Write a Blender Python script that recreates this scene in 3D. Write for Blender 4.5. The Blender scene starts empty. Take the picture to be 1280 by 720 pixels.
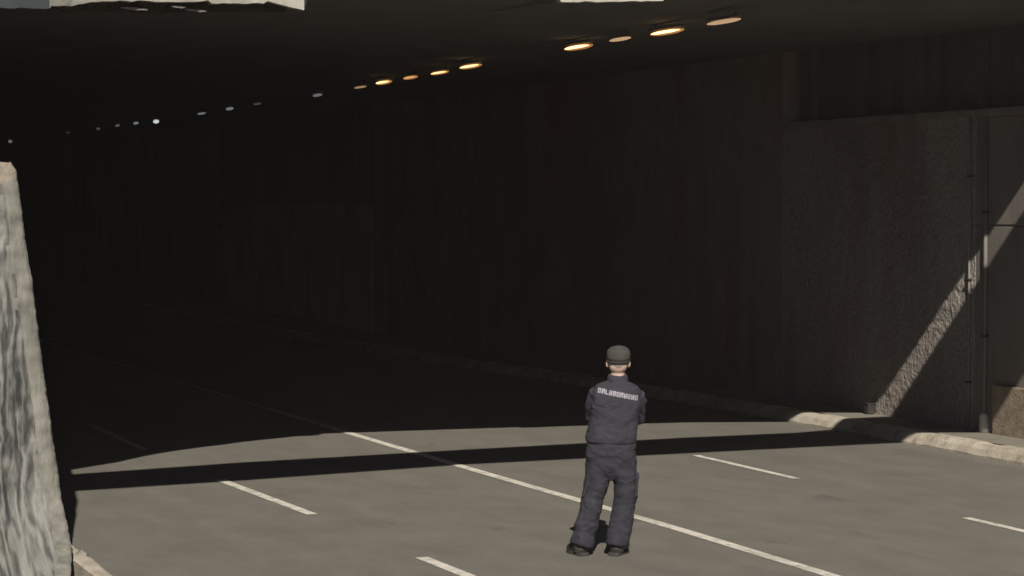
import bpy, bmesh, math, random
from mathutils import Vector, Matrix, noise
from mathutils.bvhtree import BVHTree
random.seed(7)
R = math.radians
PI = math.pi
sc = bpy.context.scene
COL = sc.collection

# ---------------------------------------------------------------- camera, sky, sun, exposure
# world axes: +Y runs along the road into the tunnel, +X across it to the right, z = 0 is the road surface
YAW, PITCH = R(20.64), R(2.0045)
cam_d = bpy.data.cameras.new('camera')
cam = bpy.data.objects.new('camera', cam_d)
COL.objects.link(cam)
cam.location = (0, 0, 3.0)
cam.rotation_euler = (R(90) - PITCH, 0, -YAW)
cam_d.sensor_fit = 'HORIZONTAL'
cam_d.sensor_width = 36.0
cam_d.lens = 36.0 * 3000 / 1280
cam_d.clip_start = 0.1
cam_d.clip_end = 5000
sc.camera = cam

SX, SY = 0.37, 1.19                      # metres a shadow runs across / along the road per metre of height
SUN = Vector((-SX, -SY, 1.0)).normalized()
w = bpy.data.worlds.new('World')
sc.world = w
w.use_nodes = True
nt = w.node_tree
bg = nt.nodes['Background']
sky = nt.nodes.new('ShaderNodeTexSky')
sky.sky_type = 'NISHITA'
sky.sun_disc = False
sky.sun_elevation = math.asin(SUN.z)
sky.sun_rotation = math.atan2(SUN.x, SUN.y)
sky.air_density = 0.25
sky.dust_density = 0.1
sky.ozone_density = 1.0
nt.links.new(sky.outputs[0], bg.inputs['Color'])
bg.inputs['Strength'].default_value = 0.05

sun_d = bpy.data.lights.new('sun', 'SUN')
sun_d.energy = 5.0
sun_d.angle = R(0.53)
sun_d.color = (1.0, 0.93, 0.82)
sun = bpy.data.objects.new('sun', sun_d)
COL.objects.link(sun)
sun.location = (-10, -30, 30)
sun.rotation_euler = SUN.to_track_quat('Z', 'Y').to_euler()

sc.view_settings.view_transform = 'Standard'
sc.view_settings.look = 'None'
sc.view_settings.gamma = 1.0
sc.view_settings.use_curve_mapping = False
sc.view_settings.exposure = 0.35
sc.render.engine = 'CYCLES'
sc.cycles.use_denoising = True
sc.cycles.max_bounces = 8
sc.cycles.diffuse_bounces = 5
sc.render.filter_size = 2.7


# ---------------------------------------------------------------- helpers
def tag(o, label=None, cat=None, group=None, kind=None):
    if label: o['label'] = label
    if cat: o['category'] = cat
    if group: o['group'] = group
    if kind: o['kind'] = kind
    return o


def empty(name, loc=(0, 0, 0), rz=0.0):
    o = bpy.data.objects.new(name, None)
    COL.objects.link(o)
    o.location = loc
    o.rotation_euler = (0, 0, rz)
    o.empty_display_size = 0.2
    return o


def obj(name, bm, mats, parent=None, smooth=False, recalc=True):
    if recalc:
        bmesh.ops.recalc_face_normals(bm, faces=bm.faces[:])
    me = bpy.data.meshes.new(name)
    bm.to_mesh(me)
    bm.free()
    return obj_me(name, me, mats, parent, smooth)


def obj_me(name, me, mats, parent=None, smooth=False):
    o = bpy.data.objects.new(name, me)
    COL.objects.link(o)
    for m in (mats if isinstance(mats, (list, tuple)) else [mats]):
        me.materials.append(m)
    if smooth:
        for p in me.polygons: p.use_smooth = True
    if parent: o.parent = parent
    return o


def add_box(bm, x0, x1, y0, y1, z0, z1, bevel=0.0):
    r = bmesh.ops.create_cube(bm, size=1.0)
    vs = r['verts']
    for v in vs:
        v.co = Vector((x0 if v.co.x < 0 else x1, y0 if v.co.y < 0 else y1, z0 if v.co.z < 0 else z1))
    if bevel > 0:
        es = list({e for v in vs for e in v.link_edges})
        bmesh.ops.bevel(bm, geom=es, offset=bevel, segments=2, affect='EDGES', profile=0.5)


def box(name, dims, mat, parent=None, bevel=0.0):
    bm = bmesh.new()
    add_box(bm, *dims, bevel=bevel)
    return obj(name, bm, mat, parent)


def add_rings(bm, rings, close=True):
    """rings: list of equally long lists of points; lofts them into a closed shell"""
    vs = [[bm.verts.new(p) for p in r] for r in rings]
    n = len(rings[0])
    for a, b in zip(vs, vs[1:]):
        for i in range(n):
            bm.faces.new((a[i], a[(i + 1) % n], b[(i + 1) % n], b[i]))
    if close:
        bm.faces.new(vs[0][::-1])
        bm.faces.new(vs[-1])
    return vs


def ell(cx, cy, cz, rx, ry, n=28, p=1.0, tilt=(0, 0)):
    out = []
    for i in range(n):
        a = 2 * PI * i / n
        c, s = math.cos(a), math.sin(a)
        x = rx * math.copysign(abs(c) ** p, c)
        y = ry * math.copysign(abs(s) ** p, s)
        out.append(Vector((cx + x, cy + y, cz + tilt[0] * x + tilt[1] * y)))
    return out


def add_tube(bm, pts, radii, n=16, flat=1.0):
    pts = [Vector(p) for p in pts]
    rings = []
    ref = None
    for i, p in enumerate(pts):
        t = (pts[min(i + 1, len(pts) - 1)] - pts[max(i - 1, 0)]).normalized()
        if ref is None:
            ref = t.orthogonal().normalized()
        ref = (ref - t * ref.dot(t)).normalized()
        b = t.cross(ref)
        r = radii[i] if isinstance(radii, (list, tuple)) else radii
        rings.append([p + (ref * math.cos(2 * PI * k / n) + b * math.sin(2 * PI * k / n) * flat) * r for k in range(n)])
    add_rings(bm, rings)


def add_ball(bm, c, r, seg=20, ring=14, rot=None):
    m = Matrix.Translation(c)
    if rot: m = m @ rot
    m = m @ Matrix.Diagonal((r[0], r[1], r[2], 1.0))
    bmesh.ops.create_uvsphere(bm, u_segments=seg, v_segments=ring, radius=1.0, matrix=m)


def remeshed(bm, voxel, smooth_iter=4, fold=0.0, fold_scale=8.0, stretch=(1, 1, 1)):
    """joins overlapping closed shells into one continuous skin"""
    bmesh.ops.recalc_face_normals(bm, faces=bm.faces[:])
    me = bpy.data.meshes.new('tmp')
    bm.to_mesh(me)
    bm.free()
    o = bpy.data.objects.new('tmp', me)
    COL.objects.link(o)
    m = o.modifiers.new('r', 'REMESH')
    m.mode = 'VOXEL'
    m.voxel_size = voxel
    if smooth_iter:
        s = o.modifiers.new('s', 'SMOOTH')
        s.factor = 0.5
        s.iterations = smooth_iter
    dg = bpy.context.evaluated_depsgraph_get()
    out = bpy.data.meshes.new_from_object(o.evaluated_get(dg))
    bpy.data.objects.remove(o)
    bpy.data.meshes.remove(me)
    if fold:
        ns = [v.normal.copy() for v in out.vertices]
        for v, n in zip(out.vertices, ns):
            q = Vector((v.co.x * stretch[0], v.co.y * stretch[1], v.co.z * stretch[2])) * fold_scale
            q += Vector((noise.noise(q * 0.6), noise.noise(q * 0.6 + Vector((9, 3, 1))), noise.noise(q * 0.6 + Vector((2, 7, 5))))) * 0.8
            d = noise.noise(q) + 0.5 * noise.noise(q * 2.3) + 0.25 * (0.5 - 2 * abs(noise.noise(q * 3.7)))
            v.co += n * (d * fold)
    return out


# ---------------------------------------------------------------- materials
def mat(name, stops, scale=(1, 1, 1), nscale=4.0, detail=6.0, rough=0.85, bump=0.0, bscale=60.0, distort=0.0,
        spec=0.3, layers=(), bdist=0.02, lo=0.3, hi=0.7):
    """noise driven colour: stops = list of colours spread over the ramp; layers = (colour, noise scale, vector scale, low, high)"""
    m = bpy.data.materials.new(name)
    m.use_nodes = True
    t = m.node_tree
    N, L = t.nodes, t.links
    b = N['Principled BSDF']
    b.inputs['Roughness'].default_value = rough
    b.inputs['Specular IOR Level'].default_value = spec
    tc = N.new('ShaderNodeTexCoord')

    def mp(s):
        q = N.new('ShaderNodeMapping')
        q.inputs['Scale'].default_value = s
        L.new(tc.outputs['Object'], q.inputs['Vector'])
        return q.outputs[0]

    def nz(s, sca, det, dis=0.0):
        q = N.new('ShaderNodeTexNoise')
        q.inputs['Scale'].default_value = sca
        q.inputs['Detail'].default_value = det
        q.inputs['Roughness'].default_value = 0.6
        q.inputs['Distortion'].default_value = dis
        L.new(mp(s), q.inputs['Vector'])
        return q.outputs['Fac']

    r = N.new('ShaderNodeValToRGB')
    els = r.color_ramp.elements
    k = len(stops)
    while len(els) < k: els.new(0.5)
    for i, c in enumerate(stops):
        els[i].position = lo + (hi - lo) * (i / max(1, k - 1))
        els[i].color = (*c, 1)
    L.new(nz(scale, nscale, detail, distort), r.inputs[0])
    c = r.outputs[0]
    for (colr, ns, vs, a, z, amt) in layers:
        mr = N.new('ShaderNodeMapRange')
        mr.inputs['From Min'].default_value = a
        mr.inputs['From Max'].default_value = z
        mr.inputs['To Max'].default_value = amt
        L.new(nz(vs, ns, 5.0, 0.3), mr.inputs['Value'])
        mx = N.new('ShaderNodeMix')
        mx.data_type = 'RGBA'
        L.new(mr.outputs[0], mx.inputs['Factor'])
        L.new(c, mx.inputs[6])
        mx.inputs[7].default_value = (*colr, 1)
        c = mx.outputs[2]
    L.new(c, b.inputs['Base Color'])
    if bump:
        bp = N.new('ShaderNodeBump')
        bp.inputs['Strength'].default_value = bump
        bp.inputs['Distance'].default_value = bdist
        L.new(nz(scale, bscale, 4.0, distort), bp.inputs['Height'])
        L.new(bp.outputs[0], b.inputs['Normal'])
    return m


def emit(name, colr, s):
    m = bpy.data.materials.new(name)
    m.use_nodes = True
    b = m.node_tree.nodes['Principled BSDF']
    b.inputs['Base Color'].default_value = (0.5, 0.45, 0.4, 1)
    b.inputs['Emission Color'].default_value = (*colr, 1)
    b.inputs['Emission Strength'].default_value = s
    return m


M_road = mat('asphalt', [(.116, .108, .093), (.134, .125, .108), (.152, .142, .123)], (1, .5, 1), 2.2, 12, .82, .5, 70,
             layers=[((.085, .080, .072), .55, (1.3, .10, 1), .52, .74, .40), ((.175, .162, .138), .8, (1, .12, 1), .54, .75, .35),
                     ((.07, .066, .06), 3.0, (1, 1, 1), .66, .76, .35), ((.05, .048, .045), 45.0, (1, 1, 1), .52, .68, .45), ((.24, .225, .2), 60.0, (1.3, 1, 1), .56, .70, .4), ((.055, .05, .046), 1.6, (1, .5, 1), .64, .72, .4)], bdist=.01)
M_paint = mat('road_paint', [(.40, .38, .33), (.55, .52, .46), (.62, .59, .53)], (1, 1, 1), 6, 8, .7, .2, 80,
              layers=[((.15, .14, .12), 14, (1, .5, 1), .52, .70, .75), ((.14, .13, .115), 3, (1, .4, 1), .52, .72, .5)])
M_kerb = mat('kerb_concrete', [(.27, .24, .19), (.37, .33, .27), (.45, .41, .34)], (1, 1, 1), 3.0, 8, .9, .6, 26,
             layers=[((.16, .14, .11), 5, (1, 1, 1), .56, .72, .7)])
M_walk = mat('pavement_concrete', [(.15, .14, .115), (.20, .185, .155)], (1, 1, 1), 3.0, 8, .9, .4, 40)
M_wall = mat('stained_concrete', [(.185, .166, .150), (.255, .232, .210), (.33, .303, .275)], (1, 1, 1), 16, 10, .9, .8, 24,
             layers=[((.11, .097, .086), .5, (1, 1, .3), .48, .70, .6), ((.19, .10, .085), .45, (1, .8, .22), .50, .64, .6),
                     ((.30, .28, .25), 40, (1, 1, 1), .55, .68, .5)], bdist=.05)
M_wall_in = mat('inner_wall_concrete', [(.17, .146, .122), (.225, .196, .168)], (1, 1, .5), 3, 9, .9, .4, 24,
                layers=[((.21, .098, .08), .45, (1, .8, .22), .46, .60, .75), ((.085, .08, .078), .4, (1, 1, .4), .48, .66, .6)])  # smoother brown concrete with reddish and dark blotches
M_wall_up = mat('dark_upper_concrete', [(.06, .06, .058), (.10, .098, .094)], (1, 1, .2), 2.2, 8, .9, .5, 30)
M_bay = mat('brown_bay_concrete', [(.38, .27, .19), (.50, .37, .26), (.54, .38, .29)], (1, 1, .5), 1.0, 7, .9, .4, 20)
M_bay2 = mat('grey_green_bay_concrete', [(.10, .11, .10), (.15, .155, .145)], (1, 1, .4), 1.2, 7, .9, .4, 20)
M_near = mat('smooth_concrete', [(.13, .115, .10), (.165, .148, .132), (.20, .18, .16)], (1, 1, .3), 2.5, 9, .85, .3, 50,
             layers=[((.12, .085, .07), 1.4, (1, 1, .3), .55, .7, .6)])
M_plinth = mat('brown_plinth', [(.16, .125, .09), (.23, .185, .135), (.28, .23, .17)], (1, 1, 1), 6, 9, .9, .6, 30)
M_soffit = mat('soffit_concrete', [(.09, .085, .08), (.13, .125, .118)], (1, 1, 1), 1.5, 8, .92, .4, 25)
M_fascia = mat('pale_fascia', [(.26, .25, .215), (.36, .345, .305), (.42, .405, .36)], (1, 1, 1), 5, 8, .85, .4, 30)
M_flake = mat('grey_flake', [(.16, .14, .135), (.28, .25, .24)], (1, 1, 1), 12, 6, .9)
M_darkfas = mat('dark_fascia', [(.030, .029, .027), (.045, .043, .040)], (1, 1, .4), 3, 8, .9, .4, 30)  # darker concrete for the remaining stretches of the edge
M_brown = mat('spalled_concrete', [(.018, .013, .008), (.05, .036, .022)], (1, 1, 1), 14, 8, .95, .8, 40)
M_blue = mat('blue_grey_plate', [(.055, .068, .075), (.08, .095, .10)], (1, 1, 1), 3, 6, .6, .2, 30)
M_beam = mat('beam_concrete', [(.26, .25, .23), (.36, .345, .32)], (1, 1, 1), 2, 8, .9, .4, 30)
M_soil = mat('dry_ground', [(.10, .085, .055), (.15, .13, .085), (.09, .10, .05)], (1, 1, 1), .6, 9, .95, .5, 12)
M_dark_iron = mat('dark_iron', [(.02, .019, .018), (.04, .036, .032)], (1, 1, 1), 12, 6, .7, .3, 50)
M_pipe_lit = mat('sunlit_pipe', [(.42, .39, .34), (.58, .55, .49)], (1, 1, .4), 6, 7, .7, .2, 50, layers=[((.2, .16, .11), 5, (1, 1, .3), .56, .7, .6)])  # paler copy for the drainpipe foot, sunlight put into its colour
M_pipe_shade = mat('shaded_pipe', [(.12, .108, .096), (.17, .155, .138)], (1, 1, .4), 6, 7, .7, .2, 50)  # darker copy for the drainpipe length, shade put into its colour
M_conduit = mat('grey_conduit', [(.15, .145, .13), (.20, .19, .175)], (1, 1, .4), 6, 7, .7, .2, 50)
M_housing = mat('lamp_housing', [(.08, .075, .068), (.12, .112, .102)], (1, 1, 1), 8, 5, .6)
M_skin = mat('skin', [(.36, .25, .205), (.46, .33, .28)], (1, 1, 1), 22, 5, .55, .15, 160, spec=.4)
M_hair = mat('cropped_hair', [(.20, .165, .15), (.30, .255, .235)], (1, 1, 1), 60, 5, .8, .5, 300)
M_cap = mat('olive_grey_cloth', [(.042, .041, .036), (.062, .060, .053)], (1, 1, 1), 40, 6, .95, .4, 260)
M_band = mat('dark_band', [(.022, .021, .018), (.035, .033, .028)], (1, 1, 1), 60, 4, .9)
M_shirt = mat('navy_shirt_cloth', [(.028, .028, .037), (.038, .038, .049)], (1, 1, 1), 18, 7, .92, .3, 300, spec=.2,
              layers=[((.052, .052, .068), 6, (1, 1, 1), .55, .75, .5)])
M_trousers = mat('navy_trouser_cloth', [(.025, .025, .034), (.035, .035, .045)], (1, 1, .6), 16, 7, .92, .3, 300, spec=.2,
                 layers=[((.055, .053, .06), 5, (1, 1, .6), .56, .75, .5)])
M_letter = mat('pale_print', [(.20, .19, .22), (.30, .285, .325)], (1, 1, 1), 60, 4, .7)
M_boot = mat('black_leather', [(.018, .017, .016), (.035, .032, .030)], (1, 1, 1), 30, 5, .5, .3, 120, spec=.5)
M_sole = mat('boot_rubber', [(.03, .028, .026), (.055, .05, .045)], (1, 1, 1), 30, 5, .9)
M_eye = mat('eye_white', [(.7, .68, .65), (.75, .73, .7)], (1, 1, 1), 10, 2, .3)


def pillar_mat():
    m = bpy.data.materials.new('grained_concrete')
    m.use_nodes = True
    t = m.node_tree
    N, L = t.nodes, t.links
    b = N['Principled BSDF']
    b.inputs['Roughness'].default_value = .92
    tc = N.new('ShaderNodeTexCoord')

    def mp(s):
        q = N.new('ShaderNodeMapping')
        q.inputs['Scale'].default_value = s
        L.new(tc.outputs['Object'], q.inputs['Vector'])
        return q.outputs[0]
    wv = N.new('ShaderNodeTexWave')
    wv.wave_type = 'BANDS'
    wv.bands_direction = 'X'
    wv.inputs['Scale'].default_value = 3.2
    wv.inputs['Distortion'].default_value = 11.0
    wv.inputs['Detail'].default_value = 4.0
    wv.inputs['Detail Scale'].default_value = 2.2
    L.new(mp((1, .05, .30)), wv.inputs['Vector'])
    n1 = N.new('ShaderNodeTexNoise')
    n1.inputs['Scale'].default_value = 12
    n1.inputs['Detail'].default_value = 9
    n1.inputs['Distortion'].default_value = 1.2
    L.new(mp((1, .12, .16)), n1.inputs['Vector'])
    n2 = N.new('ShaderNodeTexNoise')
    n2.inputs['Scale'].default_value = 2.6
    n2.inputs['Detail'].default_value = 7
    L.new(mp((1, .1, .42)), n2.inputs['Vector'])
    a = N.new('ShaderNodeMath'); a.operation = 'MULTIPLY_ADD'
    L.new(wv.outputs['Fac'], a.inputs[0]); a.inputs[1].default_value = .30
    L.new(n1.outputs['Fac'], a.inputs[2])
    a2 = N.new('ShaderNodeMath'); a2.operation = 'MULTIPLY_ADD'
    L.new(n2.outputs['Fac'], a2.inputs[0]); a2.inputs[1].default_value = .9
    L.new(a.outputs[0], a2.inputs[2])
    r = N.new('ShaderNodeValToRGB')
    e = r.color_ramp.elements
    e[0].position = .44; e[0].color = (.022, .023, .023, 1)
    e[1].position = .94; e[1].color = (.29, .287, .262, 1)
    q = e.new(.55); q.color = (.070, .071, .067, 1)
    q = e.new(.66); q.color = (.145, .146, .135, 1)
    sc_ = N.new('ShaderNodeMath'); sc_.operation = 'MULTIPLY'
    L.new(a2.outputs[0], sc_.inputs[0]); sc_.inputs[1].default_value = .545
    L.new(sc_.outputs[0], r.inputs[0])
    L.new(r.outputs[0], b.inputs['Base Color'])
    bp = N.new('ShaderNodeBump')
    bp.inputs['Strength'].default_value = .7
    bp.inputs['Distance'].default_value = .03
    L.new(a.outputs[0], bp.inputs['Height'])
    L.new(bp.outputs[0], b.inputs['Normal'])
    return m


M_pillar = pillar_mat()
M_pillar_edge = mat('pillar_edge_concrete', [(.10, .098, .088), (.165, .160, .142), (.22, .213, .19)], (1, 1, .3), 9, 8, .92, .7, 30)
M_pillar_top = mat('pillar_top_concrete', [(.17, .145, .115), (.27, .24, .20)], (1, 1, .6), 10, 8, .92, .8, 30)

# ---------------------------------------------------------------- ground, road, kerbs
KERB_R = [(-60, 15.20), (10, 15.19), (22, 15.18), (24, 15.17), (26, 15.19), (28, 15.2), (30, 15.18), (34, 15.08), (37.4, 14.95), (42.6, 14.5), (50, 14.2), (70, 14.1), (152, 14.1)]
KERB_L = 3.74


def kr(v):
    for (a, ua), (b_, ub) in zip(KERB_R, KERB_R[1:]):
        if a <= v <= b_:
            return ua + (ub - ua) * (v - a) / (b_ - a)
    return KERB_R[-1][1]


def ground():
    bm = bmesh.new()
    xs = [-420, -150, -60, -30, -20, -14, -10, -8, -6, -4, -2, 0, 1, 2, 2.6, 3.0, 3.3, 3.5, 16.6, 18, 25, 40, 80, 200, 420]
    ys = [-420, -200, -80, -50, -30, -20, -12, -8, -4, -2, 0, 2, 4, 6, 8, 10, 12, 14, 16, 18, 20, 24, 30, 60, 155, 420]

    def h(x, y):
        if x > 3.4 or y > 20: return -.05
        fy = max(0, min(1, (15.0 - y) / 8.0))
        fx = max(0, min(1, (3.3 - x) / 2.3))
        far = max(0, min(1, (60 - abs(x)) / 30)) * max(0, min(1, (80 + y) / 30))
        return -.05 + 1.35 * fy * fx * far + .05 * noise.noise(Vector((x * .4, y * .4, 0)))
    g = [[bm.verts.new((x, y, h(x, y))) for x in xs] for y in ys]
    for j in range(len(ys) - 1):
        for i in range(len(xs) - 1):
            bm.faces.new((g[j][i], g[j][i + 1], g[j + 1][i + 1], g[j + 1][i]))
    return tag(obj('ground', bm, M_soil, smooth=True), kind='structure')


ground()

vs_list = sorted(set([-60, -40, -20, -10, 0, 10, 15, 18, 20] + [22 + i for i in range(0, 30)] + [56, 62, 70, 90, 120, 152] + [k[0] for k in KERB_R]))
bm = bmesh.new()
rows = []
for v in vs_list:
    n = 12
    rows.append([bm.verts.new((KERB_L + (kr(v) + .02 - KERB_L) * i / n, v, .0)) for i in range(n + 1)])
for a, b in zip(rows, rows[1:]):
    for i in range(len(a) - 1):
        bm.faces.new((a[i], a[i + 1], b[i + 1], b[i]))
road = tag(obj('road', bm, M_road), kind='structure')


def marking(line, v0, v1, width, step=.8):
    def u_at(v):
        for (a, ua), (b_, ub) in zip(line, line[1:]):
            if v <= b_ or b_ == line[-1][0]:
                return ua + (ub - ua) * (v - a) / (b_ - a)
    n = max(2, int((v1 - v0) / step))
    bm = bmesh.new()
    prev = None
    for i in range(n + 1):
        v = v0 + (v1 - v0) * i / n
        u = u_at(v)
        w1 = width / 2 + .008 * noise.noise(Vector((v * 3, u, 0)))
        w2 = width / 2 + .008 * noise.noise(Vector((v * 3, u, 5)))
        cur = (bm.verts.new((u - w1, v, .004)), bm.verts.new((u + w2, v, .004)))
        if prev: bm.faces.new((prev[0], prev[1], cur[1], cur[0]))
        prev = cur
    return obj('lane_marking', bm, M_paint, road)


CEN = [(-60, 9.3), (17, 9.21), (20.4, 9.21), (25.2, 9.11), (30, 9.05), (48, 8.94), (152, 8.6)]
LEF = [(-60, 6.6), (18.2, 6.46), (22.3, 6.34), (25.3, 6.2), (29, 6.1), (152, 6.0)]
RIG = [(-60, 12.1), (19, 12.12), (26, 12.12), (152, 11.7)]
marking(CEN, -20, 120, .13)
for a, b in [(3.2, 6.2), (9.7, 12.7), (16.2, 19.25), (22.3, 25.45), (28.95, 32.5), (36, 39.2), (43, 46.2)]:
    marking(LEF, a, b, .115)
for a, b in [(3.6, 6.7), (10.2, 13.3), (16.75, 19.86), (23.35, 25.95)]:
    marking(RIG, a, b, .10)


def kerb_strip(name, prof, line, v0, v1, step, jag, material):
    """prof: (offset from the kerb line, z) pairs; worn edges by noise, a joint every metre and a half"""
    bm = bmesh.new()
    rings = []
    n = int((v1 - v0) / step)
    for i in range(n + 1):
        v = v0 + (v1 - v0) * i / n
        joint = .012 if (i * step) % 1.5 < step else 0
        r = []
        for k, (o_, z) in enumerate(prof):
            e = noise.noise(Vector((o_ * 7, v * 2.2, z * 9))) * jag + noise.noise(Vector((o_ * 7, v * 7, z * 9 + 4))) * jag * .5
            inner = 0 < k < len(prof) - 1
            r.append(bm.verts.new((line(v) + o_ + (e if inner else 0) * .8, v, z + (e * .6 - joint if inner and z > .02 else 0))))
        rings.append(r)
    for a, b in zip(rings, rings[1:]):
        for i in range(len(a) - 1):
            bm.faces.new((a[i], a[i + 1], b[i + 1], b[i]))
    return tag(obj(name, bm, material), kind='structure')


kerb_strip('kerb', [(0, -.06), (.0, .03), (.05, .105), (.10, .145), (.17, .155), (.27, .153), (.29, .146), (.29, -.06)], kr, -40, 150, .15, .009, M_kerb)
kerb_strip('kerb', [(0, -.06), (.0, .02), (-.03, .06), (-.07, .075), (-.16, .08), (-.19, .07), (-.19, -.06)], lambda v: KERB_L, -40, 150, .2, .02, M_kerb)
bm = bmesh.new()
rows = []
for v in vs_list:
    rows.append([bm.verts.new((kr(v) + .285, v, .146)), bm.verts.new((16.9, v, .15))])
for a, b in zip(rows, rows[1:]):
    bm.faces.new((a[0], a[1], b[1], b[0]))
tag(obj('pavement', bm, M_walk), kind='structure')

# ---------------------------------------------------------------- right tunnel wall
WU = 16.1
tw = tag(empty('tunnel_wall', (WU, 26.2, 0)), 'dark stained concrete side wall of the tunnel, crossed by a slanting strip of sunlight', 'tunnel wall')
tw_inv = Matrix.Translation((-WU, -26.2, 0))


def wpart(name, bm, m, smooth=False, parent=tw):
    bmesh.ops.transform(bm, matrix=tw_inv, verts=bm.verts[:])
    return obj(name, bm, m, parent, smooth)


def rough_face(bm, y0, y1, z0, z1, x, step, amp, back=.6):
    ny, nz_ = max(1, int((y1 - y0) / step)), max(1, int((z1 - z0) / step))
    g = [[bm.verts.new((x + amp * (noise.noise(Vector((y * 5, z * 5, 1))) + .7 * noise.noise(Vector((y * 14, z * 14, 3)))) if 0 < j < nz_ and 0 < i < ny else x, y, z))
          for i, y in enumerate(y0 + (y1 - y0) * a / ny for a in range(ny + 1))] for j, z in enumerate(z0 + (z1 - z0) * b / nz_ for b in range(nz_ + 1))]
    for j in range(nz_):
        for i in range(ny):
            bm.faces.new((g[j][i], g[j + 1][i], g[j + 1][i + 1], g[j][i + 1]))
    # back, top, bottom and ends
    bb = [bm.verts.new((x + back, yy, zz)) for yy, zz in ((y0, z0), (y1, z0), (y1, z1), (y0, z1))]
    bm.faces.new(bb)
    bm.faces.new([g[0][i] for i in range(ny + 1)] + [bb[1], bb[0]])
    bm.faces.new([g[nz_][i] for i in range(ny, -1, -1)] + [bb[3], bb[2]])
    bm.faces.new([g[j][0] for j in range(nz_, -1, -1)] + [bb[0], bb[3]])
    bm.faces.new([g[j][ny] for j in range(nz_ + 1)] + [bb[2], bb[1]])


bm = bmesh.new()
rough_face(bm, 26.2, 31.5, .0, 4.10, WU, .045, .016)
wpart('lower_panel', bm, M_wall)
bm = bmesh.new()
add_box(bm, WU - .05, WU + .6, 26.2, 31.5, 4.102, 4.19, .015)
wpart('ledge', bm, M_near)
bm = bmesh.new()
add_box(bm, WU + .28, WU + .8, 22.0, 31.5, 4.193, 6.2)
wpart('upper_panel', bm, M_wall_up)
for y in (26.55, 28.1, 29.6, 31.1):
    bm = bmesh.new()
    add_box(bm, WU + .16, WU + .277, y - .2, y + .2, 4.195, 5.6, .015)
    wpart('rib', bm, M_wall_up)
bm = bmesh.new()
rough_face(bm, 31.503, 51.6, .0, 5.6, WU - .005, .25, .012)
wpart('wall_panel', bm, M_wall_in)
bm = bmesh.new()
add_box(bm, WU - .03, WU + .6, 51.603, 66.0, 0, 2.33)
add_box(bm, WU + .02, WU + .6, 51.603, 66.0, 2.33, 2.42)
add_box(bm, WU - .03, WU + .6, 51.603, 66.0, 2.42, 2.95)
wpart('bay_panel', bm, M_bay)
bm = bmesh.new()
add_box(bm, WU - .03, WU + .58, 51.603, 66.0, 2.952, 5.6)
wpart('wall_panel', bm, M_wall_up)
bm = bmesh.new()
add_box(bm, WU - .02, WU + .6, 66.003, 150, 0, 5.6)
wpart('wall_panel', bm, M_bay2)

# near stretch of wall, just outside the tunnel mouth
nw = tag(empty('retaining_wall', (16.2, 20, 0)), 'smooth brown concrete wall with a plinth at the right edge, in front of the tunnel wall', 'wall')


def npart(name, bm, m):
    bmesh.ops.transform(bm, matrix=Matrix.Translation((-16.2, -20, 0)), verts=bm.verts[:])
    return obj(name, bm, m, nw)


bm = bmesh.new()
add_box(bm, 16.105, 16.85, 12, 26.195, 0, 2.72, .006)
add_box(bm, 16.13, 16.85, 12, 26.195, 2.72, 2.745)
add_box(bm, 16.105, 16.85, 12, 26.195, 2.745, 4.08, .006)
npart('wall_face', bm, M_near)
bm = bmesh.new()
add_box(bm, 16.045, 16.102, 12, 25.70, .0, .76, .012)
npart('plinth', bm, M_plinth)
bm = bmesh.new()
add_box(bm, 16.08, 16.9, 12, 26.195, 4.085, 4.19, .012)
npart('coping', bm, M_near)

pipe = tag(empty('drainpipe', (16.078, 25.93, .15)), 'pale upright drainpipe at the joint of the right-hand walls, its shaded length coloured darker than its sunlit foot', 'pipe')
bm = bmesh.new()
add_tube(bm, [(0, 0, 0), (0, 0, 1.0), (0, 0, 2.0), (0, 0, 3.9)], .026, 18)
obj('pipe', bm, M_pipe_shade, pipe, True)
bm = bmesh.new()
add_tube(bm, [(0, 0, -.0), (0, 0, .10), (0, 0, .20), (0, 0, .24)], [.068, .065, .060, .045], 18)
obj('sunlit_foot', bm, M_pipe_lit, pipe, True)
for z in (1.2, 2.75):
    bm = bmesh.new()
    add_box(bm, -.036, .06, -.045, .045, z - .015, z + .015, .005)
    obj('bracket', bm, M_dark_iron, pipe)
con = tag(empty('conduit', (16.072, 26.30, .15)), 'thin grey cable conduit running up the tunnel wall just left of the drainpipe', 'conduit')
bm = bmesh.new()
add_tube(bm, [(0, 0, 0), (0, 0, 1.5), (0, 0, 2.9), (0, 0, 3.95)], .015, 14)
obj('tube', bm, M_conduit, con, True)
for z in (.6, 1.9, 3.2):
    bm = bmesh.new()
    add_box(bm, -.026, .03, -.04, .04, z - .012, z + .012, .004)
    obj('clip', bm, M_dark_iron, con)
stub = tag(empty('kerb_stub', (16.0, 28.72, .15)), 'small dark stub at the foot of the sunlit strip on the tunnel wall', 'stub')
bm = bmesh.new()
add_box(bm, -.05, .06, -.06, .06, 0, .13, .012)
obj('block', bm, M_dark_iron, stub)
bm = bmesh.new()
add_box(bm, -.06, .07, -.07, .07, .131, .15, .006)
obj('cap', bm, M_dark_iron, stub)

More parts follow.
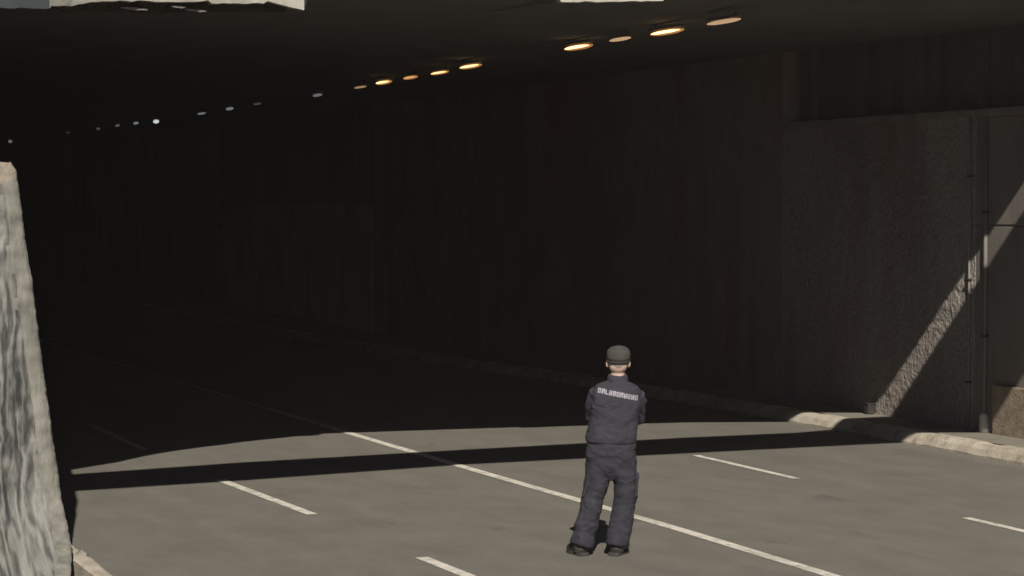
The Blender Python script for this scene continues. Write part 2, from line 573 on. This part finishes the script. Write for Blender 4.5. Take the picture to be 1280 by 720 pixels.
# ---------------------------------------------------------------- left side
lw = tag(empty('side_wall', (2.9, 23.6, 0)), 'dark concrete wall carrying the left side of the tunnel roof', 'tunnel wall')
bm = bmesh.new()
add_box(bm, -.5, 0.0, .02, 126, -.05, 5.19)
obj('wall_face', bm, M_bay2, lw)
bm = bmesh.new()
add_box(bm, 0.003, .55, 1.5, 126, -.05, .5, .02)
obj('plinth', bm, M_bay2, lw)
ew = tag(empty('end_blocker', (9, 150.2, 0)), 'unseen wall added to keep the far end of the tunnel dark beyond the last lamps', 'tunnel wall')  # added out of view across the road, closes the tunnel to light
bm = bmesh.new()
add_box(bm, -8, 9, 0, .5, -.05, 5.19)
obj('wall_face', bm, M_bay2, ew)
bm = bmesh.new()
add_box(bm, -8, 9, -.06, -.003, -.05, .6, .02)
obj('plinth', bm, M_bay2, ew)


def pillar():
    root = tag(empty('concrete_pillar', (2.6, 20.1, 0)), 'pale rough concrete pillar with vertical wood-like grain at the left edge of the road', 'pillar')
    bm = bmesh.new()
    NZ, ZT = 260, 3.38
    left, depth = 1.3, 3.3
    prof_n = 46

    def edge(z):
        e = 3.60 - .118 * z + .012 * noise.noise(Vector((1, 0, z * 2.0))) + .006 * noise.noise(Vector((4, 0, z * 9))) + .007 * max(0, noise.noise(Vector((4, 0, z * 15)))) + .006 * noise.noise(Vector((4, 0, z * 33)))
        if z < .42: e += .02 * ((.42 - z) / .42) - .17 * ((.42 - z) / .42) ** 2
        if z > 3.28: e -= .05 * ((z - 3.28) / .1)
        return e
    rings = []
    for j in range(NZ + 1):
        z = -.05 + (ZT + .05) * j / NZ
        ur = edge(z)
        pts = []
        for i in range(prof_n + 1):                # front face, camera side
            u = left + (ur - .05 - left) * i / prof_n
            d = ur - u
            v = 20.12 + .055 * z + .02 * noise.noise(Vector((u * 5.5, 2, z * 1.2))) + .014 * noise.noise(Vector((u * 16, 2, z * 2.6))) \
                + .02 * noise.noise(Vector((u * 9, 8, z * 9)))
            if d < .17: v -= .035                  # raised border along the corner
            if z < .6: v -= 1.05 * ((.6 - z) / .65) ** 1.7     # the foot spreads like a root
            pts.append(Vector((u, v, z)))
        base = pts[-1].y
        for a in (30, 60, 90):                     # rounded corner
            pts.append(Vector((ur - .05 + .05 * math.sin(R(a)), base + .05 * (1 - math.cos(R(a))), z)))
        for k in range(1, 12):  # side flares out, hidden behind the corner, to widen the cast shadow
            pts.append(Vector((ur + .012 * noise.noise(Vector((k * 2.0, 5, z * 6))) + .046 * k * min(1, z / .6), base + .05 + (depth - .05) * k / 11, z)))
        pts.append(Vector((left, 20.12 + depth, z)))
        zt = z
        if j > NZ - 3:                             # broken top edge
            for p in pts:
                p.z += .03 * noise.noise(Vector((p.x * 7, p.y * 7, 3))) - .006 * (j - NZ + 3) ** 2 * (1 if p.x > ur - .1 else 0)
        rings.append(pts)
    vs = [[bm.verts.new(p) for p in r] for r in rings]
    n = len(rings[0])
    for j in range(NZ):
        zc = rings[j][0].z
        for i in range(n):
            k = (i + 1) % n
            f = bm.faces.new((vs[j][i], vs[j][k], vs[j + 1][k], vs[j + 1][i]))
            x = (rings[j][i].x + rings[j][k].x) / 2
            ur = edge(zc)
            lim = .15 + .05 * noise.noise(Vector((0, 3, zc * 3)))
            f.material_index = 1 if (ur - x < lim or i > prof_n) else 0
            if zc > 3.20 + .10 * noise.noise(Vector((x * 6, 1, 2))): f.material_index = 2
    top = bm.faces.new(vs[-1])
    top.material_index = 2
    bmesh.ops.triangulate(bm, faces=[top])
    bmesh.ops.transform(bm, matrix=Matrix.Translation((-2.6, -20.1, 0)), verts=bm.verts[:])
    obj('shaft', bm, [M_pillar, M_pillar_edge, M_pillar_top], root, True)
    return root


pillar()


def rock(name, c, r, label):
    bm = bmesh.new()
    bmesh.ops.create_icosphere(bm, subdivisions=3, radius=1.0)
    for v in bm.verts:
        k = 1 + .35 * noise.noise(v.co * 1.3 + Vector(c)) + .12 * noise.noise(v.co * 4)
        v.co = Vector((v.co.x * r[0] * k, v.co.y * r[1] * k, max(-.2, v.co.z) * r[2] * k))
    o = obj(name, bm, M_pillar_edge, None)
    o.location = c
    return tag(o, label, 'rubble')


rock('concrete_lump', (3.68, 20.0, .045), (.055, .085, .055), 'small broken concrete lump at the foot of the rough pillar')

# ---------------------------------------------------------------- tunnel roof with its broken pale edge
roof = tag(empty('overpass', (9, 24, 5)), 'dark underside of the overpass roofing the tunnel, with a ragged pale front edge', 'overpass')
#        u      v      z of the lower edge   material of that stretch (0 plate, 1 pale, 2 dark)
EDGE = [(-14, 20.6, 4.30, 2), (0.5, 20.7, 4.56, 2), (2.4, 20.85, 4.66, 0), (3.11, 21.4, 4.72, 0), (3.79, 22.0, 4.78, 1), (3.81, 22.02, 4.80, 1), (4.05, 22.3, 4.84, 1),
        (4.27, 22.52, 4.89, 1), (4.60, 22.8, 4.935, 1), (4.80, 22.95, 4.955, 1), (5.05, 23.12, 4.965, 1), (5.35, 23.3, 4.985, 1), (5.62, 23.5, 5.02, 1), (5.66, 23.52, 5.0, 1), (5.95, 23.68, 5.02, 1),
        (6.27, 23.82, 5.04, 1), (6.33, 23.86, 5.07, 1), (6.47, 23.92, 5.04, 1), (6.75, 24.0, 5.0, 2), (6.80, 24.03, 5.14, 2), (8.3, 23.95, 5.19, 2), (9.5, 23.87, 5.22, 1),
        (9.55, 23.86, 5.155, 1), (10.09, 23.85, 5.17, 1), (10.72, 23.81, 5.2, 2), (10.76, 23.8, 5.25, 2), (12.0, 23.62, 5.29, 2), (13.4, 23.10, 5.33, 2), (14.3, 22.62, 5.36, 2), (15.7, 22.57, 5.40, 2), (22, 22.4, 5.6, 2)]
o9 = Vector((9, 24, 5))


def rp(name, bm, m):
    bmesh.ops.transform(bm, matrix=Matrix.Translation(-o9), verts=bm.verts[:])
    return obj(name, bm, m, roof, recalc=False)


# slab: soffit, back and top
bm = bmesh.new()
front_lo, front_hi, back_lo = [], [], []
fine = []
for (a, b) in zip(EDGE, EDGE[1:]):
    n = 1 if b[0] > 16 or a[0] < 1 else max(1, int((b[0] - a[0]) / .06))
    for i in range(n):
        t = i / n
        u = a[0] + (b[0] - a[0]) * t
        jag = (.012 * noise.noise(Vector((u * 9, 0, 0))) + .008 * noise.noise(Vector((u * 31, 0, 0)))) if 3 < u < 11 else 0
        fine.append((u, a[1] + (b[1] - a[1]) * t, a[2] + (b[2] - a[2]) * t + jag, a[3]))
fine.append(EDGE[-1])
lo = [bm.verts.new((u, v + .012, z + .003)) for u, v, z, k in fine]
mid = [bm.verts.new((u, v + 2.4, 5.22)) for u, v, z, k in fine]
bk = [bm.verts.new((u, 152, 5.22)) for u, v, z, k in fine]
for a, b in ((lo, mid), (mid, bk)):
    for i in range(len(a) - 1):
        bm.faces.new((a[i], b[i], b[i + 1], a[i + 1]))
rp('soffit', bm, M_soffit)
bm = bmesh.new()
hi = [bm.verts.new((u, v + .012, 6.3)) for u, v, z, k in fine]
bk2 = [bm.verts.new((u, 152, 6.3)) for u, v, z, k in fine]
for i in range(len(hi) - 1):
    bm.faces.new((hi[i], hi[i + 1], bk2[i + 1], bk2[i]))
rp('deck', bm, M_road)
# fascia stretches: each a thick skin standing on the slab edge
i = 0
while i < len(fine) - 1:
    k = fine[i][3]
    j = i
    while j < len(fine) - 1 and fine[j][3] == k: j += 1
    seg = fine[i:j + 1]
    bm = bmesh.new()
    rings = []
    for u, v, z, _ in seg:
        rings.append([Vector((u, v, z)), Vector((u, v, 6.3)), Vector((u, v + .11, 6.3)), Vector((u, v + .11, z))])
    rows_ = [[bm.verts.new(p) for p in r] for r in rings]
    for a, b in zip(rows_, rows_[1:]):
        for q in range(4):
            bm.faces.new((a[q], a[(q + 1) % 4], b[(q + 1) % 4], b[q]))
    bm.faces.new(rows_[0]); bm.faces.new(rows_[-1][::-1])
    bmesh.ops.recalc_face_normals(bm, faces=bm.faces[:])
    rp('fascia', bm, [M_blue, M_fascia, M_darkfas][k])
    i = j
# crumbled brown underside and loose flakes under the pale stretch
bm = bmesh.new()
rows_ = []
for s in range(61):
    u = 3.85 + (6.55 - 3.85) * s / 60
    v = next(a[1] + (b[1] - a[1]) * (u - a[0]) / (b[0] - a[0]) for a, b in zip(EDGE, EDGE[1:]) if a[0] <= u <= b[0])
    z = next(a[2] + (b[2] - a[2]) * (u - a[0]) / (b[0] - a[0]) for a, b in zip(EDGE, EDGE[1:]) if a[0] <= u <= b[0])
    d = 4.80 + (5.0 - 4.8) * (u - 3.85) / 2.7 + .012 * noise.noise(Vector((u * 11, 2, 0))) - .01
    d = min(d, z - .005)
    rows_.append([bm.verts.new((u + .02, v + .13, z + .05)), bm.verts.new((u + .02, v + .14 + .03 * noise.noise(Vector((u * 8, 1, 1))), d)),
                  bm.verts.new((u + .02, v + .60, d + .03)), bm.verts.new((u + .02, v + .62, z + .05))])
for a, b in zip(rows_, rows_[1:]):
    for q in range(4):
        bm.faces.new((a[q], a[(q + 1) % 4], b[(q + 1) % 4], b[q]))
bm.faces.new(rows_[0]); bm.faces.new(rows_[-1][::-1])
bmesh.ops.recalc_face_normals(bm, faces=bm.faces[:])
rp('crumbled_edge', bm, M_brown)
for u0, u1, v, z in ((4.63, 4.93, 22.93, 4.882), (5.19, 5.36, 23.26, 4.937), (5.36, 5.62, 23.42, 4.922)):
    bm = bmesh.new()
    n = 12
    rr = []
    for s in range(n + 1):
        u = u0 + (u1 - u0) * s / n
        h = .009 * (1 + 1.1 * noise.noise(Vector((u * 17, 4, 0)))) * min(1, 4 * min(s, n - s) / n) + .002
        vv = v + (u - u0) * .65 - .02
        rr.append([Vector((u, vv, z - h)), Vector((u, vv, z + h)), Vector((u, vv + .06, z + h)), Vector((u, vv + .06, z - h))])
    add_rings(bm, rr)
    bmesh.ops.recalc_face_normals(bm, faces=bm.faces[:])
    rp('loose_flake', bm, M_flake)
bm = bmesh.new()
add_box(bm, -14, 22, 24.3, 24.6, 6.303, 7.2, .02)
rp('parapet', bm, M_beam)

# ---------------------------------------------------------------- beam in front of the portal (its shadow bands the road)
beam = tag(empty('crossing_beam', (9, 18.8, 0)), 'long concrete beam on two posts crossing the road just before the tunnel mouth', 'beam')
HB = 6.1
NEAR = [(4.55, 25.0), (6.4, 25.32), (9.2, 25.98), (12.0, 26.2), (14.9, 26.42), (15.25, 26.42), (15.5, 26.3), (16.15, 26.04), (16.35, 26.18), (16.52, 26.34), (17.3, 26.9)]
FAR = [(4.9, 26.62), (6.84, 27.12), (9.76, 27.58), (12.9, 28.0), (14.6, 28.1), (15.6, 28.45), (17.3, 28.60)]
TB = .35


def cast(p, h): return Vector((p[0] - SX * h, p[1] - SY * h, h))


def ext(pl):
    a, b = pl[0], pl[1]; c, d = pl[-2], pl[-1]
    s0 = (b[1] - a[1]) / (b[0] - a[0]); s1 = (d[1] - c[1]) / (d[0] - c[0])
    return [(1.2, a[1] + s0 * (1.2 - a[0]))] + pl + [(21.5, d[1] + s1 * (21.5 - d[0]))]


lo_n = [cast(p, HB) for p in ext(NEAR)]
hi_f = [cast(p, HB + TB) for p in ext(FAR)]
bm = bmesh.new()
rings = []
for a, b in zip(lo_n, hi_f):
    rings.append([a, Vector((a.x, a.y + .005, HB + TB)), b, Vector((b.x, b.y - .005, HB))])
add_rings(bm, rings)
for f in bm.faces: pass
bmesh.ops.transform(bm, matrix=Matrix.Translation((-9, -18.8, 0)), verts=bm.verts[:])
obj('girder', bm, M_beam, beam)
for x, y in ((-.4, 17.9), (18.2, 20.2)):
    bm = bmesh.new()
    add_box(bm, x - 9 - .3, x - 9 + .3, y - 18.8 - .3, y - 18.8 + .3, -.06, HB - .004, .03)
    obj('post', bm, M_beam, beam)

# ---------------------------------------------------------------- tunnel lamps
AMB, AMB2, TAN, WHT = (1.0, .66, .30), (1.0, .52, .22), (1.0, .62, .34), (.9, .95, 1.0)
#        x      y     length radius colour strength   label
LAMPS = [
    (12.06, 25.1, .86, .040, TAN, .33, 'dull tan strip lamp hung nearest the tunnel mouth, rightmost of the lamp row'),
    (12.14, 26.86, .95, .055, AMB, 2.0, 'long bright amber strip lamp, second from the tunnel mouth'),
    (12.11, 28.24, .66, .035, TAN, .35, 'short dim tan strip lamp between two bright amber lamps near the tunnel mouth'),
    (12.20, 29.87, .95, .060, AMB, 2.0, 'bright amber strip lamp at the left of the front four, before a wide gap'),
    (12.36, 34.61, .95, .055, AMB, 1.6, 'bright amber strip lamp just beyond the wide gap in the row'),
    (12.50, 36.47, .85, .045, AMB, 1.3, 'amber strip lamp second beyond the wide gap in the row'),
    (12.52, 38.02, .72, .045, AMB2, .55, 'duller orange strip lamp third beyond the wide gap, between two brighter ones'),
    (12.58, 39.68, .85, .060, AMB, 1.4, 'glowing amber strip lamp fourth beyond the wide gap, last of the bright ones'),
    (12.70, 41.46, .72, .030, TAN, .22, 'faint pinkish strip lamp where the amber lamps give way to grey ones'),
    (12.86, 44.8, .60, .050, WHT, .14, 'grey lamp standing alone in the row past the amber ones'),
    (12.81, 49.18, .60, .030, WHT, .07, 'very thin faint grey lamp, rightmost of a trio deep in the tunnel'),
    (12.88, 51.87, .60, .055, WHT, .17, 'greyish white lamp in the middle of a trio deep in the tunnel'),
    (12.95, 54.85, .80, .040, WHT, .17, 'flat greyish white lamp, leftmost of a trio deep in the tunnel'),
    (13.12, 60.58, .40, .085, WHT, .65, 'brightest of the small white lamps deep in the tunnel'),
    (12.89, 61.96, .50, .060, WHT, .17, 'small white lamp right after the brightest white one'),
    (12.82, 64.03, .50, .055, WHT, .09, 'small dim white lamp second after the brightest white one'),
    (12.86, 66.94, .40, .055, WHT, .055, 'tiny dim lamp third after the brightest white one'),
    (12.75, 71.01, .40, .050, WHT, .03, 'barely visible lamp fourth after the brightest white one'),
    (12.72, 81.7, .35, .085, WHT, .14, 'farthest tiny lamp near the left edge, above the rough pillar'),
]
M_halo = emit('amber_halo_glow', (1.0, .38, .09), .30)  # dim orange shell imitates a halo round the bright lamps
for x, y, ln, r, colr, s, label in LAMPS:
    r *= .92 if colr is not WHT else .85
    s *= 1.15 if colr is not WHT else .75
    root = tag(empty('strip_lamp', (x, y, 5.10)), label, 'lamp', 'strip lamps in a row under the tunnel roof')
    hl = ln / 2
    bm = bmesh.new()
    add_box(bm, -r * .9, r * .9, -hl + .02, hl - .02, r * .75, r * .75 + .03, .006)
    obj('housing', bm, M_housing, root)
    bm = bmesh.new()
    n = 14
    pts, rad = [], []
    for k in range(n + 1):
        t = -1 + 2 * k / n
        pts.append((0, hl * t, 0))
        rad.append(r * max(.12, (1 - abs(t) ** 2.6)) ** .5)
    bright = s >= .5 and colr is not WHT
    add_tube(bm, pts, rad, 16)
    bmesh.ops.scale(bm, vec=(.85, 1, .68), verts=bm.verts[:])
    glow = obj('diffuser', bm, M_halo if bright else emit('lamp_glow', colr, s), root, True)
    if bright:
        bm = bmesh.new()
        add_tube(bm, [(p[0], p[1] * .94, p[2] / r) for p in pts], rad, 16)
        bmesh.ops.scale(bm, vec=(1.06, 1, .47), verts=bm.verts[:])
        obj('tube', bm, emit('tube_glow', colr, s), glow, True)
    for q in (-.7, .7):
        bm = bmesh.new()
        add_box(bm, -.006, .006, q * hl - .006, q * hl + .006, r * .75 + .031, .119)
        obj('hanger', bm, M_housing, root)

# ---------------------------------------------------------------- the man
# local axes: x to his right as seen from behind, y the way he faces, z up; origin on the road under his hips
HX, HY = 0, 0
hip = Vector((8.03, 18.82, 0))


def man():
    # place so that local x = 0 projects near the head
    root = tag(empty('person', (hip.x - .006, hip.y + .003, 0), -YAW), 'man in dark navy uniform and olive grey cap standing on the road, seen from behind', 'person')
    # ---- skin: one continuous surface
    bm = bmesh.new()
    # torso and neck
    add_rings(bm, [ell(0, 0, .86, .15, .10), ell(0, 0, .95, .165, .11), ell(0, .0, 1.08, .15, .10), ell(0, .0, 1.25, .17, .11),
                   ell(0, 0, 1.38, .175, .10), ell(0, 0, 1.45, .12, .075), ell(0, .005, 1.49, .066, .064), ell(0, .012, 1.56, .060, .062), ell(0, .02, 1.63, .058, .06)])
    # head
    add_ball(bm, (0, .025, 1.675), (.082, .098, .108))
    add_ball(bm, (0, .05, 1.60), (.058, .068, .062))
    add_ball(bm, (0, -.012, 1.625), (.079, .072, .075))
    add_ball(bm, (0, .128, 1.645), (.014, .022, .026))
    add_ball(bm, (0, .118, 1.668), (.010, .014, .03))
    add_ball(bm, (0, .105, 1.70), (.05, .02, .012))
    add_ball(bm, (0, .117, 1.604), (.024, .010, .007))
    add_ball(bm, (0, .117, 1.592), (.022, .010, .008))
    add_ball(bm, (0, .105, 1.56), (.025, .02, .02))
    for s in (-1, 1):
        add_ball(bm, (s * .092, .004, 1.637), (.013, .021, .034), rot=Matrix.Rotation(s * .35, 4, 'Z'))
        # arm and hand, forearms held up in front of the chest
        sh, el_, wr = Vector((s * .160, -.005, 1.385 - .012 * s)), Vector((s * .205, .115, 1.165)), Vector((s * .085, .30, 1.25))
        add_tube(bm, [sh, sh.lerp(el_, .4), el_], [.040, .045, .040])
        add_ball(bm, el_, (.042, .042, .042))
        add_tube(bm, [el_, el_.lerp(wr, .3), el_.lerp(wr, .7), wr], [.040, .043, .035, .027])
        d = (wr - el_).normalized()
        palm = wr + d * .05
        add_tube(bm, [wr, wr + d * .03, wr + d * .085, wr + d * .098], [.026, .036, .038, .03], flat=.55)
        up = Vector((0, 0, 1))
        side = d.cross(up).normalized()
        fore = Vector((0, .6, 0)) - d * .2
        for f in range(4):
            off = up * (.030 - .020 * f)
            ln = (.036, .042, .039, .030)[f]
            a = wr + d * .085 + off
            b = a + d * ln
            c = b + (d * .35 + Vector((0, -.75, 0))).normalized() * ln * .75
            e = c + (d * -.5 + Vector((0, -.7, 0))).normalized() * ln * .6
            add_tube(bm, [a - d * .03, a, b, c, e], [.009, .0095, .009, .0085, .0065], 10)
        a = wr + d * .03 + up * .025
        b = a + up * .035 + d * .02
        c = b + d * .032 + up * .008
        add_tube(bm, [a - up * .02, a, b, c, c + d * .012], [.012, .0115, .0105, .009, .006], 10)
    # legs (right one carries the weight, left one set out to the side)
    LEG = {1: [(.085, 0, .92), (.085, .0, .74), (.072, .012, .48), (.045, .0, .28), (.02, -.01, .09)],
           -1: [(-.085, 0, .92), (-.12, .005, .74), (-.185, .015, .48), (-.24, .0, .28), (-.285, -.01, .09)]}
    for s in (1, -1):
        add_tube(bm, LEG[s], [.078, .064, .050, .048, .036])
        f = Vector(LEG[s][-1])
        out = Vector((s * .42, .9, 0)).normalized()
        add_tube(bm, [f + Vector((0, 0, -.02)) - out * .05, f + Vector((0, 0, -.035)), f + out * .09 + Vector((0, 0, -.05)), f + out * .17 + Vector((0, 0, -.06))], [.034, .042, .036, .024])
    body = obj_me('body', remeshed(bm, .0055, 3), M_skin, root, True)
    for s in (-1, 1):
        bm = bmesh.new()
        add_ball(bm, (s * .031, .108, 1.672), (.012, .010, .0085), 14, 10)
        obj('eye', bm, M_eye, root, True)

    # ---- cropped hair at the back of the head
    bm = bmesh.new()
    rings = []
    for z, k in ((1.60, .93), (1.615, .985), (1.635, 1.01), (1.66, 1.02), (1.70, 1.01)):
        ring = []
        for i in range(25):
            a = PI * (1.08 + .84 * i / 24)
            ring.append(Vector((.080 * k * math.cos(a), .012 + .0975 * k * math.sin(a), z)))
        for i in range(24, -1, -1):
            a = PI * (1.08 + .84 * i / 24)
            ring.append(Vector((.070 * k * math.cos(a), .012 + .085 * k * math.sin(a), z)))
        rings.append(ring)
    add_rings(bm, rings)
    obj('hair', bm, M_hair, root, True)

    # ---- cap
    bm = bmesh.new()
    T = (0, .10)
    add_rings(bm, [ell(0, .018, 1.672, .100, .118, 40, tilt=T), ell(0, .018, 1.70, .103, .121, 40, tilt=T), ell(0, .018, 1.735, .101, .118, 40, tilt=T),
                   ell(0, .016, 1.758, .089, .105, 40, tilt=T), ell(0, .014, 1.776, .068, .082, 40, tilt=T), ell(0, .012, 1.788, .041, .050, 40), ell(0, .012, 1.793, .012, .014, 40)])
    for v in bm.verts:
        v.co += Vector((v.co.x, v.co.y, 0)).normalized() * .004 * noise.noise(v.co * 18)
    capo = obj('cap', bm, M_cap, root, True)
    bm = bmesh.new()
    add_rings(bm, [ell(0, .018, 1.653, .099, .117, 40, tilt=T), ell(0, .018, 1.656, .103, .121, 40, tilt=T), ell(0, .018, 1.672, .1045, .1225, 40, tilt=T), ell(0, .018, 1.674, .101, .119, 40, tilt=T)])
    obj('band', bm, M_band, capo, True)
    bm = bmesh.new()
    r1, r2 = [], []
    for i in range(21):
        a = PI * i / 20
        r1.append((.092 * math.cos(a), .03 + .10 * math.sin(a), 1.675 + .01 * math.sin(a)))
        r2.append((.085 * math.cos(a), .04 + .19 * math.sin(a), 1.668 - .012 * math.sin(a)))
    top = [[bm.verts.new((x, y, z + dz)) for x, y, z in r] for r, dz in ((r1, 0), (r2, 0), (r2, -.006), (r1, -.006))]
    for a, b in zip(top, top[1:] + top[:1]):
        for i in range(20):
            bm.faces.new((a[i], a[i + 1], b[i + 1], b[i]))
    obj('visor', bm, M_cap, capo, True)

    # ---- shirt
    bm = bmesh.new()
    P_ = .82
    sh = (-.045, 0)
    add_rings(bm, [ell(-.012, .0, .955, .198, .142, 40, P_, (-.02, 0)), ell(-.014, 0, .975, .215, .155, 40, P_, (-.02, 0)), ell(-.014, 0, 1.02, .222, .160, 40, P_), ell(-.012, 0, 1.10, .213, .150, 40, P_),
                   ell(-.008, 0, 1.22, .212, .145, 40, P_), ell(-.002, -.004, 1.33, .216, .143, 40, P_, sh), ell(0, -.004, 1.40, .212, .132, 40, .85, sh), ell(0, -.002, 1.445, .182, .110, 40, .9, sh),
                   ell(0, .0, 1.475, .130, .088, 40, 1, sh), ell(0, .0, 1.495, .085, .077, 40), ell(0, .003, 1.535, .074, .075, 40), ell(0, .003, 1.54, .066, .066, 40)])
    for s in (-1, 1):
        s0, el_, wr = Vector((s * .165, -.005, 1.385 - .012 * s)), Vector((s * .203, .115, 1.165)), Vector((s * .085, .30, 1.25))
        add_tube(bm, [s0, s0.lerp(el_, .35) + Vector((s * .014, 0, 0)), s0.lerp(el_, .75), el_], [.078, .074, .064, .056], 20)
        add_ball(bm, el_, (.056, .056, .056))
        add_tube(bm, [el_, el_.lerp(wr, .4), wr - (wr - el_).normalized() * .01], [.056, .053, .043], 20)
    me = remeshed(bm, .008, 4, .0125, 6.5, (1, 1, 1.5))
    shirt = obj_me('shirt', me, M_shirt, root, True)
    bm = bmesh.new()                                    # shirt collar
    add_rings(bm, [ell(0, .003, 1.492, .090, .085, 36, tilt=(0, .2)), ell(0, .003, 1.497, .094, .088, 36, tilt=(0, .2)), ell(0, .003, 1.545, .079, .079, 36, tilt=(0, .2)), ell(0, .003, 1.546, .072, .072, 36, tilt=(0, .2))])
    obj('collar', bm, M_shirt, shirt, True)
    # print on the back: a row of small pale letter strokes lying on the cloth
    tree = BVHTree.FromPolygons([v.co for v in me.vertices], [p.vertices[:] for p in me.polygons])
    bm = bmesh.new()
    GL = ['lr.tb', 'lr.mt', 'l.b', 'lr.mb', 'lr.tmb', 'lr.tb', 'lr.mt', 'lr.mb', 'l.tmb', 'lr.mb', 'lr.tb']

    def stroke(x0, z0, x1, z1, wd):
        n = 5
        dx, dz = x1 - x0, z1 - z0
        L_ = math.hypot(dx, dz)
        px, pz = -dz / L_ * wd / 2, dx / L_ * wd / 2
        prev = None
        for i in range(n + 1):
            t = i / n
            cur = []
            for s in (1, -1):
                x, z = x0 + dx * t + px * s, z0 + dz * t + pz * s
                hit = tree.ray_cast(Vector((x, -1, z)), Vector((0, 1, 0)))
                y = hit[0].y if hit[0] else -.15
                cur.append(bm.verts.new((x, y - .004, z)))
                cur.append(bm.verts.new((x, y + .002, z)))
            if prev:
                bm.faces.new((prev[0], prev[2], cur[2], cur[0]))
                bm.faces.new((prev[0], cur[0], cur[1], prev[1]))
                bm.faces.new((prev[2], prev[3], cur[3], cur[2]))
            prev = cur
    X0, X1 = -.168, .178
    for k, g in enumerate(GL):
        cw = (X1 - X0) / len(GL)
        x = X0 + cw * k
        zz = 1.366 - .20 * (x + cw / 2 - .0)
        h, wd = .042, .0105
        a, b = x + .001, x + cw - .003
        lr, tb = g.split('.')
        if 'l' in lr: stroke(a + wd / 2, zz, a + wd / 2, zz + h, wd)
        if 'r' in lr: stroke(b - wd / 2, zz, b - wd / 2, zz + h, wd)
        if 't' in tb: stroke(a, zz + h - wd / 2, b, zz + h - wd / 2, wd)
        if 'b' in tb: stroke(a, zz + wd / 2, b, zz + wd / 2, wd)
        if 'm' in tb: stroke(a, zz + h / 2, b, zz + h / 2, wd)
        if 'd' in tb: stroke(a + wd, zz + wd / 2, b - wd, zz + h - wd / 2, wd)
    obj('lettering', bm, M_letter, shirt)

    # ---- trousers
    bm = bmesh.new()
    add_rings(bm, [ell(-.005, 0, .650, .05, .075, 36), ell(-.003, 0, .70, .15, .105, 36, .9), ell(-.005, 0, .76, .198, .132, 36, .9), ell(-.006, -.006, .86, .220, .148, 36, .9), ell(-.008, 0, .95, .210, .144, 36, .9), ell(-.008, 0, 1.01, .192, .13, 36, .9)])
    rl = [(.10, 0, .86), (.105, 0, .74), (.112, .005, .62), (.098, .012, .48), (.066, .004, .32), (.040, -.006, .18), (.028, -.008, .085)]
    ll = [(-.095, 0, .86), (-.110, 0, .74), (-.138, .006, .62), (-.180, .012, .48), (-.222, .004, .32), (-.255, -.006, .18), (-.278, -.008, .085)]
    rr_ = [.119, .114, .105, .096, .098, .100, .098]
    add_tube(bm, rl, rr_, 24)
    add_tube(bm, ll, rr_, 24)
    tr_me = remeshed(bm, .009, 4, .015, 6.0, (1, 1, 1.5))
    tro = obj_me('trousers', tr_me, M_trousers, root, True)
    for s, c in ((1, Vector((.190, .0, .60))), (-1, Vector((-.238, .0, .60)))):
        bm = bmesh.new()
        add_box(bm, -.012, .012, -.07, .07, -.10, .085, .011)
        add_box(bm, -.016, .016, -.074, .074, .055, .10, .007)
        o = obj('thigh_pocket', bm, M_trousers, tro)
        o.location = c
        o.rotation_euler = (0, s * .06, 0) if s > 0 else (0, .30, 0)

    # ---- boots
    for s, f in ((1, Vector((.02, -.01, 0))), (-1, Vector((-.290, -.01, 0)))):
        out = Vector((s * .42, .9, 0)).normalized()
        bm = bmesh.new()
        add_tube(bm, [f + Vector((0, 0, .20)), f + Vector((0, 0, .12)), f + Vector((0, 0, .06)), f + Vector((0, 0, .022))], [.062, .060, .062, .060], 20)
        add_tube(bm, [f - out * .062 + Vector((0, 0, .045)), f - out * .03 + Vector((0, 0, .055)), f + out * .05 + Vector((0, 0, .058)), f + out * .13 + Vector((0, 0, .048)), f + out * .19 + Vector((0, 0, .043)), f + out * .212 + Vector((0, 0, .04))],
                 [.030, .052, .056, .053, .044, .022], 20, .85)
        boot = obj_me('boot', remeshed(bm, .007, 4), M_boot, root, True)
        bm = bmesh.new()
        side = Vector((out.y, -out.x, 0))
        pr = [(-.085, .030), (-.075, .045), (-.03, .050), (.04, .047), (.11, .054), (.17, .050), (.21, .030), (.222, .01)]
        lo_ = [f + out * a + side * b for a, b in pr] + [f + out * a - side * b for a, b in reversed(pr)]
        add_rings(bm, [[p + Vector((0, 0, .004)) for p in lo_], [p + Vector((0, 0, .028)) for p in lo_]])
        obj('sole', bm, M_sole, boot)
    # he leans over his right leg: shift what is above the hips sideways
    for o in [root] + list(root.children_recursive):
        if o.type != 'MESH': continue
        for v in o.data.vertices:
            if o.location.length < .01: v.co.x += .036 * max(0, v.co.z - .75) - .030 * math.exp(-((v.co.z - .85) / .28) ** 2)
    return root


man()

# ---------------------------------------------------------------- thin air volume added to lift the blacks in the shade
bm = bmesh.new()
add_box(bm, -430, 430, -430, 430, -2.0, 9.0)
hz = bpy.data.materials.new('black_lift_air')
hz.use_nodes = True
hn = hz.node_tree
hn.nodes.remove(hn.nodes['Principled BSDF'])
pv = hn.nodes.new('ShaderNodeVolumePrincipled')
pv.inputs['Color'].default_value = (.90, .79, .74, 1)
pv.inputs['Density'].default_value = .00055
hn.links.new(pv.outputs[0], hn.nodes['Material Output'].inputs['Volume'])
tag(obj('added_haze', bm, hz), kind='stuff')
